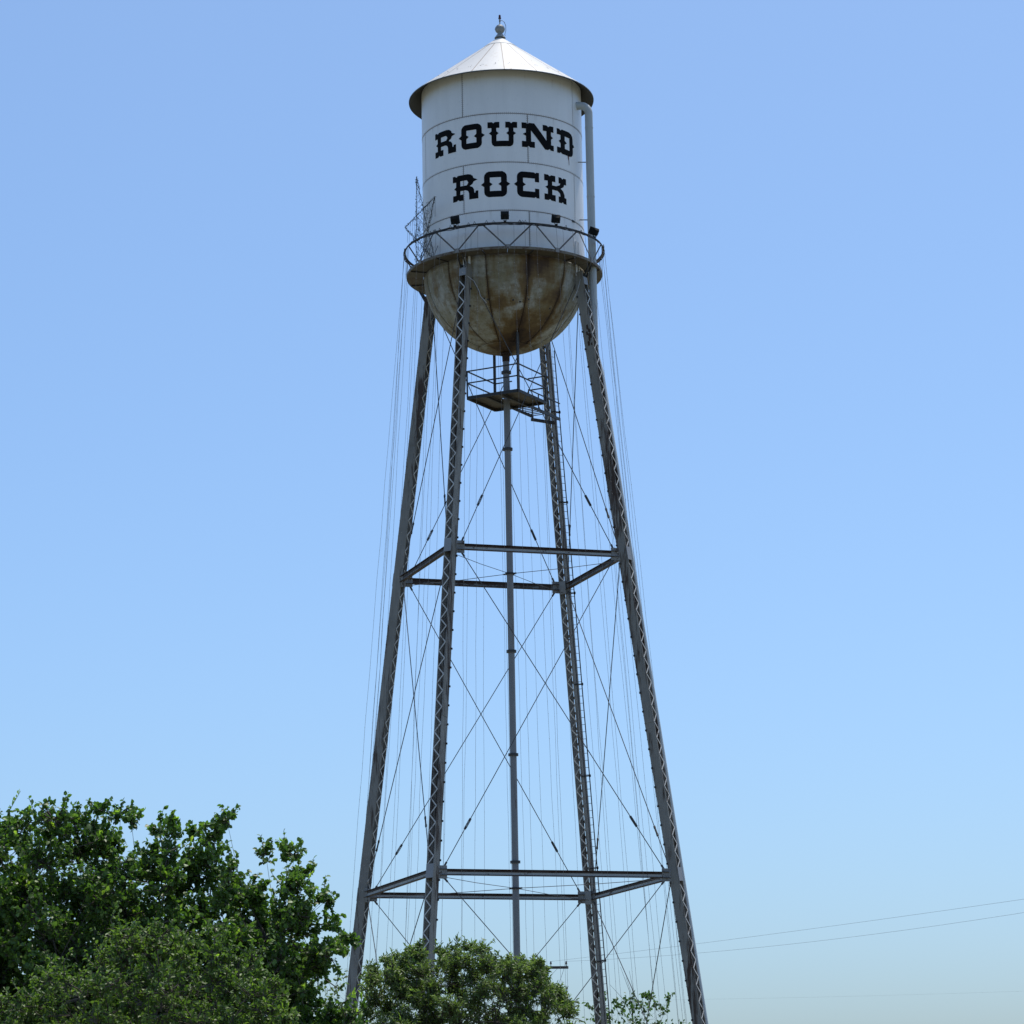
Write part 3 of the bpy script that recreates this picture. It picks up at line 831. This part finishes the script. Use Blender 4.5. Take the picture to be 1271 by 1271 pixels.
# ------------------------------------------------------------------ wire star standing on the left of the balcony
az = rad(199); sb_ = pol(3.43, az, ZB + .02)
star = thing('wire_star', 'tall wire framed star decoration leaning beside the tank on the left of the balcony', 'star decoration', sb_)
hx = pol(1, az + math.pi / 2, 0)         # along the tank, towards the camera
lean = (up * .995 + pol(1, az, 0) * .085).normalized(); RS = 2.2; cz = RS * .809 + .02
tips = [lean * (cz + RS * math.cos(2 * math.pi * i / 5)) + hx * (RS * math.sin(2 * math.pi * i / 5)) for i in range(5)]
r4 = random.Random(5)
for i in range(5):
    a, b_ = tips[i], tips[(i + 2) % 5]; m = MB(); m.tube([a.lerp(b_, k / 12) + Vector([r4.uniform(-.018, .018) for _ in range(3)]) * (0 < k < 12) for k in range(13)], .010, 5)
    for w_ in range(2):
        m.tube([a.lerp(b_, k / 22) + Vector([r4.uniform(-.07, .07) for _ in range(3)]) for k in range(23)], .007, 4)
    part('star_bar', m, M['garland'], star)
inner = [lean * cz - (tips[(i + 3) % 5] - lean * cz) * .382 for i in range(5)]
# inner[i] lies opposite tip i+3
m = MB(); nrm = pol(1, az, 0)
for i in range(5):
    tp = tips[i]; ins = sorted(inner, key=lambda p: (p - tp).length)[:2]
    for e in ins:
        for s in range(16):
            p = tp.lerp(e, s / 16)
            m.knob(p + Vector((r4.uniform(-.03, .03),) * 3), nrm + Vector((r4.uniform(-1, 1), r4.uniform(-1, 1), r4.uniform(-1, 1))), r4.uniform(.02, .045))
    for s in range(1, 6):
        f = s / 6; p, q = tp.lerp(ins[0], f), tp.lerp(ins[1], f); sag = (p + q) / 2 - up * .06 * f
        m.tube([p, sag, q], .006, 4)
    if i in (0, 1, 4):
        for s in range(4):
            p = tp.lerp(ins[s % 2], r4.uniform(.2, .9)); m.tube([p, p - up * r4.uniform(.2, .6) + nrm * .03], .007, 4)
for i in range(5):
    for j in range(i):
        m.tube([inner[i], inner[j]], .006, 4)
for _ in range(44):
    p = lean * cz + hx * r4.uniform(-.9, .9) + lean * r4.uniform(-1.2, .8); q = p
    pts = [p]
    for k in range(6):
        q = q + Vector((r4.uniform(-.1, .1), r4.uniform(-.1, .1), r4.uniform(-.16, .08))); pts.append(q)
    m.tube(pts, .006, 4)
for _ in range(60):
    p = lean * cz + hx * r4.uniform(-.7, .7) + lean * r4.uniform(-1.3, .7); m.knob(p, nrm, r4.uniform(.015, .03))
    if r4.random() < .3:
        m.tube([p, p - up * r4.uniform(.15, .4)], .006, 4)
part('light_garland', m, M['garland'], star, kind='stuff')
m = MB()
for s in (-1, 1):
    m.tube([tips[2 if s > 0 else 3] + up * .3, -pol(.3, az, 0) + hx * s * .9 + up * .9], .012, 5)
m.tube([tips[1], -pol(.25, az, 0) + hx * .6 + up * 2.0], .008, 5)
part('stay', m, M['garland'], star)

# ------------------------------------------------------------------ strings of lights from the balcony rail to the ground
NS = 46; r5 = random.Random(11)
for i in range(NS):
    a = 2 * math.pi * (i + r5.uniform(-.42, .42)) / NS; b_ = a + r5.uniform(-.06, .06)
    p0 = pol(RR + .03, a, ZR - .05); p1 = pol(7.15 + r5.uniform(-.3, .45), b_, .02)
    o = thing('light_string', 'thin string of small lights stretched from the tower balcony rail to the ground', 'string lights', p1, 'light strings strung from the balcony to the ground')
    sag = r5.uniform(-.10, .18); outd = pol(1, a, 0); pts = []
    for k in range(21):
        f = k / 20; pts.append(p0.lerp(p1, f) - outd * sag * 4 * f * (1 - f) + Vector((r5.uniform(-.02, .02), r5.uniform(-.02, .02), 0)) * (0 < k < 20))
    m = MB(); m.tube(pts, .0068, 4)
    part('cord', m, M['strand'], o, off=p1)
    m = MB()
    for k in range(20):
        for e in range(4):
            q = pts[k].lerp(pts[k + 1], (e + .5) / 4); m.knob(q + pol(.007, a, 0), pol(1, a + r5.uniform(-2, 2), -.4), .015)
    part('bulb', m, M['bulb'], o, kind='stuff', off=p1)

# ------------------------------------------------------------------ utility poles with their lines
def pole(x, y, h, label):
    o = thing('utility_pole', label, 'utility pole', (x, y, 0), 'utility poles')
    m = MB(); m.tube([(0, 0, 0), (0, 0, h)], [.17, .12], 12); part('pole', m, M['wood'], o, 40)
    m = MB(); m.box((0, -.17, h - .28), (adir, adir.cross(up), up), (1.3, .05, .065)); part('crossarm', m, M['wood'], o)
    for s in (-1, 1):
        m = MB(); m.bar(adir * s * .75 + Vector((0, -.2, h - .34)), Vector((0, -.15, h - 1.05)), .03, .012); part('arm_brace', m, M['wood'], o)
    for e in (-1.2, -.42, .42, 1.2):
        m = MB(); m.v = []; m.shell([(.004, 0), (.018, 0), (.018, .1), (.05, .1), (.055, .14), (.03, .17), (.045, .2), (.03, .24), (.004, .25)], 0, 2 * math.pi, 10)
        c = adir * e + Vector((0, -.17, h - .215)); m.v = [(a + c.x, b + c.y, q + c.z) for a, b, q in m.v]; part('insulator', m, M['porcelain'], o, 40)
    return [Vector((x, y, 0)) + adir * e + Vector((0, -.17, h + .02)) for e in (-1.2, -.42, .42, 1.2)]


adir = Vector((.985, .17, 0)).normalized()
c1 = at(673.5, 1201, 152); h1 = c1.z + .28
e1 = pole(c1.x, c1.y + .17, h1, 'wooden utility pole with a dark crossarm behind the round bushy tree')
c2 = at(1620, 1074, 100)
e2 = pole(c2.x, c2.y, c2.z + .3, 'wooden utility pole standing beyond the right side of the tower')
for i, sg_ in ((3, .62), (2, .15)):
    a, b_ = e1[i], e2[i]; pts = []
    for k in range(25):
        f = k / 24; p = a.lerp(b_, f); p.z -= sg_ * 4 * f * (1 - f); pts.append(p)
    o = thing('power_line', {3: 'lower sagging power line running right from the end of the crossarm', 2: 'taut upper power line running right behind the tower leg'}[i], 'power line', a)
    m = MB(); m.tube(pts, .005, 5); part('conductor', m, M['wire'], o, off=a)
a = e1[3]; b_ = Vector((c1.x - .1, c1.y + .1, h1 - 2.0)); o = thing('service_cable', 'slack cable looping down from the end of the crossarm', 'cable', a)
pts = [a.lerp(b_, f) - up * .55 * 4 * f * (1 - f) for f in [k / 12 for k in range(13)]]
m = MB(); m.tube(pts, .009, 5); part('conductor', m, M['wire'], o, off=a)
for py, lab in ((1236, 'faint horizontal telephone line low behind the tower'),):
    a, b_ = at(300, py + 5, 175), at(1330, py - 8, 168); o = thing('telephone_line', lab, 'telephone line', a)
    pts = [a.lerp(b_, k / 16) - up * .3 * 4 * (k / 16) * (1 - k / 16) for k in range(17)]; m = MB(); m.tube(pts, .0022, 5); part('conductor', m, M['wire'], o, off=a)


# ------------------------------------------------------------------ trees
def leaf_mesh(name, P, D, Nn, size, wid, tint, mats, mi, base):
    """one mesh of folded leaves: P bases, D directions, Nn face normals"""
    P = np.asarray(P) - np.array(base); D = np.asarray(D); Nn = np.asarray(Nn); n = len(P)
    D /= np.linalg.norm(D, axis=1, keepdims=True) + 1e-9
    S = np.cross(D, Nn); S /= np.linalg.norm(S, axis=1, keepdims=True) + 1e-9; Nn = np.cross(S, D)
    L = np.asarray(size)[:, None]; W = L * np.asarray(wid)[:, None]
    v = np.stack([P, P + D * L * .3 + S * W * .5 + Nn * W * .14, P + D * L * .68 + S * W * .40 + Nn * W * .10, P + D * L - Nn * L * .12,
                  P + D * L * .68 - S * W * .40 + Nn * W * .10, P + D * L * .3 - S * W * .5 + Nn * W * .14, P + D * L * .5], 1).reshape(-1, 3)
    f = (np.arange(n)[:, None, None] * 7 + np.array([[0, 6, 2, 1], [6, 3, 2, 2], [0, 5, 4, 6], [6, 4, 3, 3]])[None]).reshape(-1, 4)
    me = bpy.data.meshes.new(name); me.vertices.add(len(v)); me.vertices.foreach_set('co', v.astype(np.float32).ravel())
    loops = []; starts = []; tot = []; c = 0
    quad = np.arange(n)[:, None] * 7
    A = quad + np.array([[0, 6, 2, 1]]); B = quad + np.array([[6, 3, 2]]); C = quad + np.array([[0, 5, 4, 6]]); E_ = quad + np.array([[6, 4, 3]])
    lp = np.concatenate([A, B, C, E_], 1)
    me.loops.add(lp.size); me.loops.foreach_set('vertex_index', lp.ravel().astype(np.int32))
    me.polygons.add(4 * n)
    ls = (np.arange(n)[:, None] * 14 + np.array([[0, 4, 7, 11]])).ravel()
    me.polygons.foreach_set('loop_start', ls.astype(np.int32))
    me.polygons.foreach_set('material_index', np.repeat(np.asarray(mi, dtype=np.int32), 4))
    for m in mats:
        me.materials.append(m)
    at_ = me.attributes.new('tint', 'FLOAT', 'FACE'); at_.data.foreach_set('value', np.repeat(np.asarray(tint, dtype=np.float32), 4))
    me.update(calc_edges=True); me.validate(); return me


def tree(name, label, cat, base, clumps, leafm, size, wid, twigs, twig_len, per, tipm=None, tip_p=0.0, trunk_r=.18, up_bias=.5, seed=1, group=None, droop=.2, limbs=9):
    R = np.random.default_rng(seed); rr = random.Random(seed)
    base = Vector(base); root = thing(name, label, cat, base, group)
    cen = sum((Vector(c[:3]) for c in clumps), Vector()) / len(clumps)
    zmin = min(c[2] for c in clumps); fk = Vector((base.x * .6 + cen.x * .4, base.y * .6 + cen.y * .4, max(base.z + .6, zmin * .7 + .1)))
    tr = MB(); mid = base.lerp(fk, .5) + Vector((rr.uniform(-.1, .1), rr.uniform(-.1, .1), 0))
    tr.tube([base - up * .1, base + up * .15, mid, fk], [trunk_r * 1.5, trunk_r * 1.1, trunk_r, trunk_r * .85], 10)
    part('trunk', tr, M['bark'], root, 50, off=base)
    br = MB(); lp = []; ld = []; ln = []; ls = []; lw = []; lt = []; lm = []
    # a few limbs reach through the crown, thin branches leave them for the leaf clumps
    cs = [Vector(c[:3]) for c in clumps]; goals = [max(cs, key=lambda p: p.z)]
    while len(goals) < limbs:
        goals.append(max(cs, key=lambda p: min((p - q).length for q in goals)))
    nodes = []; lm_ = MB()
    for gl in goals:
        end = fk.lerp(gl, .8); m1 = fk.lerp(end, .5) + Vector((rr.uniform(-.3, .3), rr.uniform(-.3, .3), -.08 * (end - fk).length)); pts = []
        for i in range(9):
            f = i / 8; pts.append(fk * (1 - f) ** 2 + m1 * 2 * f * (1 - f) + end * f * f)
        r0 = trunk_r * .42; lm_.tube(pts, [r0 * (1 - .85 * i / 8) for i in range(9)], 7); nodes += [(p, r0 * (1 - .85 * i / 8)) for i, p in enumerate(pts) if i > 1]
    part('limb', lm_, M['bark'], root, 50, 'stuff', off=base)
    for (cx, cy, cz_, cr, dens) in clumps:
        c = Vector((cx, cy, cz_)); q, qr = min(nodes, key=lambda n_: (n_[0] - c).length + max(0, n_[0].z - c.z) * .8)
        m1 = q.lerp(c, .5) + Vector((rr.uniform(-.12, .12), rr.uniform(-.12, .12), -.1 * (c - q).length)); r0 = min(qr * .6, trunk_r * .13)
        br.tube([q, m1, c], [r0, r0 * .6, r0 * .25], 5)
        tone = rr.uniform(-.22, .22)
        for _ in range(int(twigs * dens)):
            d = Vector(R.normal(size=3)); d.normalize(); d = (d + up * up_bias).normalized()
            s = c + Vector(R.normal(size=3)) * cr * .35; ln_ = twig_len * rr.uniform(.5, 1.25) * min(1, cr * 1.6 + .25)
            bend = Vector(R.normal(size=3)) * .2 + up * .15
            pts = [s + d * ln_ * f + bend * ln_ * f * f for f in (0, .5, 1)]
            br.tube([c.lerp(s, .3)] + pts, [.011, .008, .006, .003], 3, cap=False)
            tipped = rr.random() < tip_p
            for k in range(per):
                f = (k + rr.random()) / per; f = .1 + .9 * f
                p = s + d * ln_ * f + bend * ln_ * f * f
                dd = Vector(R.normal(size=3)); dd = (dd.normalized() * 1.0 + d * .5 - up * droop)
                nn = Vector(R.normal(size=3)) * .75 + up * .8
                istip = tipped and f > .62
                if istip:
                    dd = (d + up * .9 + Vector(R.normal(size=3)) * .35); nn = Vector(R.normal(size=3))
                lp.append(p); ld.append(dd); ln.append(nn); ls.append(size * rr.uniform(.6, 1.2) * (.95 if istip else 1)); lw.append(wid * rr.uniform(.8, 1.15) * (.75 if istip else 1))
                lt.append(min(1, max(0, rr.random() * .7 + .15 + tone + (.2 if f > .8 else 0)))); lm.append(1 if istip else 0)
    part('branch', br, M['bark'], root, kind='stuff', off=base)
    me = leaf_mesh('crown', [tuple(p) for p in lp], [tuple(p) for p in ld], [tuple(p) for p in ln], ls, lw, lt, [leafm, tipm or leafm], lm, tuple(base))
    link('crown', me, root, 'stuff')
    return len(lp)


def fill(outline, ybot, depth, dspread, step, cr, seed, dens=1.0, xr=None):
    """clumps spread through a crown's volume whose skyline runs through `outline` (photograph pixels)"""
    R = random.Random(seed); out = []; xs = [p[0] for p in outline]; ys = [p[1] for p in outline]
    x = xs[0]
    while x < xs[-1]:
        top = float(np.interp(x, xs, ys)); y = top
        while y < ybot:
            for _ in range(2):
                e = min(1, (y - top) / (ybot - top) * 1.6 + .25); f = min((x - xs[0]), (xs[-1] - x)) / ((xs[-1] - xs[0]) / 2)
                dz = dspread * R.uniform(-1, 1) * math.sqrt(min(1, e * (f + .3)))
                p = at(x + R.uniform(-.6, .6) * step, y + R.uniform(.1, .8) * step, depth + dz)
                out.append((p.x, p.y, p.z, cr * R.uniform(.7, 1.2), dens * R.uniform(.7, 1.2)))
            y += step
        x += step
    return out


# big leafy tree on the left, nearer than the tower
OUT = [(-170, 1150), (-130, 1085), (-90, 1070), (-55, 1030), (-25, 1048), (10, 1012), (40, 1030), (70, 1000), (85, 1020), (122, 1014), (150, 1045), (172, 1072), (192, 1062), (205, 1052), (222, 1072), (240, 1062), (262, 1052), (285, 1058), (300, 1092), (316, 1112), (335, 1088), (350, 1080),
       (368, 1092), (380, 1122), (396, 1140), (404, 1178), (416, 1225), (424, 1290)]
cl = [(x, y, z, r, d * .8) for x, y, z, r, d in fill(OUT, 1345, 45, 1.6, 31, .27, 3)]; cl += [(x, y, z, r, d * .8) for x, y, z, r, d in fill([(p, q + 85) for p, q in OUT], 1345, 45.4, 1.3, 36, .34, 4)]
for px, py, r in ((127, 1005, .12), (150, 1008, .12), (163, 1020, .1), (196, 1032, .16), (217, 1024, .13), (215, 1040, .14), (242, 1036, .15), (268, 1024, .13), (282, 1020, .12), (262, 1040, .14), (330, 1062, .14), (357, 1056, .13), (366, 1062, .13),
                  (380, 1082, .12), (398, 1120, .14), (405, 1118, .1), (412, 1152, .14), (425, 1170, .1), (436, 1168, .09), (420, 1176, .12), (400, 1190, .16)):
    p = at(px, py, 45 + rng.uniform(-.5, .5)); cl.append((p.x, p.y, p.z, r, .42))
b0 = at(215, 1271, 45)
n1 = tree('leafy_tree', 'large dark green broadleaf tree filling the lower left with pale new shoots', 'tree', (b0.x, b0.y, 0), cl, M['leafA'], .078, .8, 24, .40, 15, M['leafTip'], .10, .22, .45, 4)

# olive shrub with smaller leaves in front of it
OUT = [(-190, 1290), (-120, 1260), (-60, 1240), (0, 1245), (60, 1212), (110, 1196), (150, 1150), (185, 1150), (205, 1158), (232, 1150), (262, 1174), (290, 1186), (318, 1192), (340, 1222), (366, 1254), (392, 1310)]
cl = fill(OUT, 1345, 40, 1.1, 31, .27, 23)
b0 = at(120, 1271, 40)
tree('olive_shrub', 'olive green shrub with small leaves in front of the large dark tree', 'shrub', (b0.x, b0.y, 0), cl, M['leafD'], .064, .55, 17, .30, 14, M['leafTip'], .03, .12, .5, 24)

# round small-leaved bushy tree before the tower's legs
OUT = [(446, 1262), (462, 1212), (480, 1206), (495, 1202), (512, 1190), (535, 1200), (560, 1190), (580, 1186), (600, 1190), (618, 1206), (640, 1206), (655, 1204), (672, 1206), (682, 1228), (694, 1240), (704, 1262), (709, 1300)]
cl = [(x, y, z, r * rng.uniform(.8, 1.15), d * rng.choice((.5, .9, 1.15, 1.3))) for x, y, z, r, d in fill(OUT, 1345, 55, 1.5, 21, .22, 5)]
for px, py, r in ((512, 1182, .1), (520, 1178, .1), (545, 1182, .1), (566, 1178, .11), (580, 1178, .1), (598, 1180, .1), (632, 1196, .1), (670, 1196, .08), (693, 1230, .1), (480, 1196, .1), (460, 1205, .08), (490, 1190, .08), (652, 1198, .08)):
    p = at(px, py, 55 + rng.uniform(-.5, .5)); cl.append((p.x, p.y, p.z, r, .5))
for i in range(64):
    px = rng.uniform(452, 706); p = at(px, float(np.interp(px, [q[0] for q in OUT], [q[1] for q in OUT])) + rng.uniform(-8, 5), 55 + rng.uniform(-.9, .9)); cl.append((p.x, p.y, p.z, rng.uniform(.05, .11), .34))
b0 = at(575, 1271, 55)
n2 = tree('bushy_tree', 'round bushy tree with small olive green leaves before the tower legs', 'tree', (b0.x, b0.y, 0), cl, M['leafB'], .088, .30, 26, .32, 13, M['leafTip'], .03, .15, .7, 6)

# sparse trees behind the tower
OUT = [(400, 1225), (420, 1215), (440, 1208), (455, 1205), (470, 1212), (485, 1240), (500, 1270)]
cl = fill(OUT, 1345, 133, 1.6, 22, .5, 8, .5)
b0 = at(445, 1271, 133)
n3 = tree('thin_tree', 'thin pale leaved tree behind the left tower leg', 'tree', (b0.x, b0.y, 0), cl, M['leafB'], .19, .5, 8, .8, 9, M['leafTip'], .06, .14, .5, 9)
OUT = [(722, 1272), (735, 1262), (748, 1246), (765, 1250), (782, 1244), (800, 1240), (812, 1254), (826, 1250), (845, 1268), (880, 1290)]
cl = fill(OUT, 1345, 140, 1.6, 21, .42, 12, .6)
for px, py, r in ((748, 1238, .2), (782, 1240, .2), (801, 1236, .2), (806, 1240, .15), (830, 1240, .12), (731, 1252, .15), (765, 1246, .2)):
    p = at(px, py, 140); cl.append((p.x, p.y, p.z, r, .5))
b0 = at(790, 1271, 140)
n4 = tree('low_tree', 'low dark tree with loose sprays behind the right tower legs', 'tree', (b0.x, b0.y, 0), cl, M['leafC'], .17, .7, 8, .6, 9, None, 0, .14, .6, 13)
bt = at(785, 1262, 141); tw = thing('dead_sapling', 'bare grey twigs sticking up behind the right tower legs', 'sapling', (bt.x, bt.y, 0))
m = MB()
m.tube([(bt.x, bt.y, 0), (bt.x, bt.y, bt.z)], [.06, .03], 6)
for px, py in ((770, 1200), (777, 1213), (784, 1226), (757, 1222), (781, 1205)):
    q = at(px, py, 141); m.tube([bt, bt.lerp(q, .5) + Vector((.15, 0, 0)), q], [.022, .014, .007], 4)
part('twig', m, M['bark'], tw, off=(bt.x, bt.y, 0))
print('leaves', n1, n2, n3, n4)
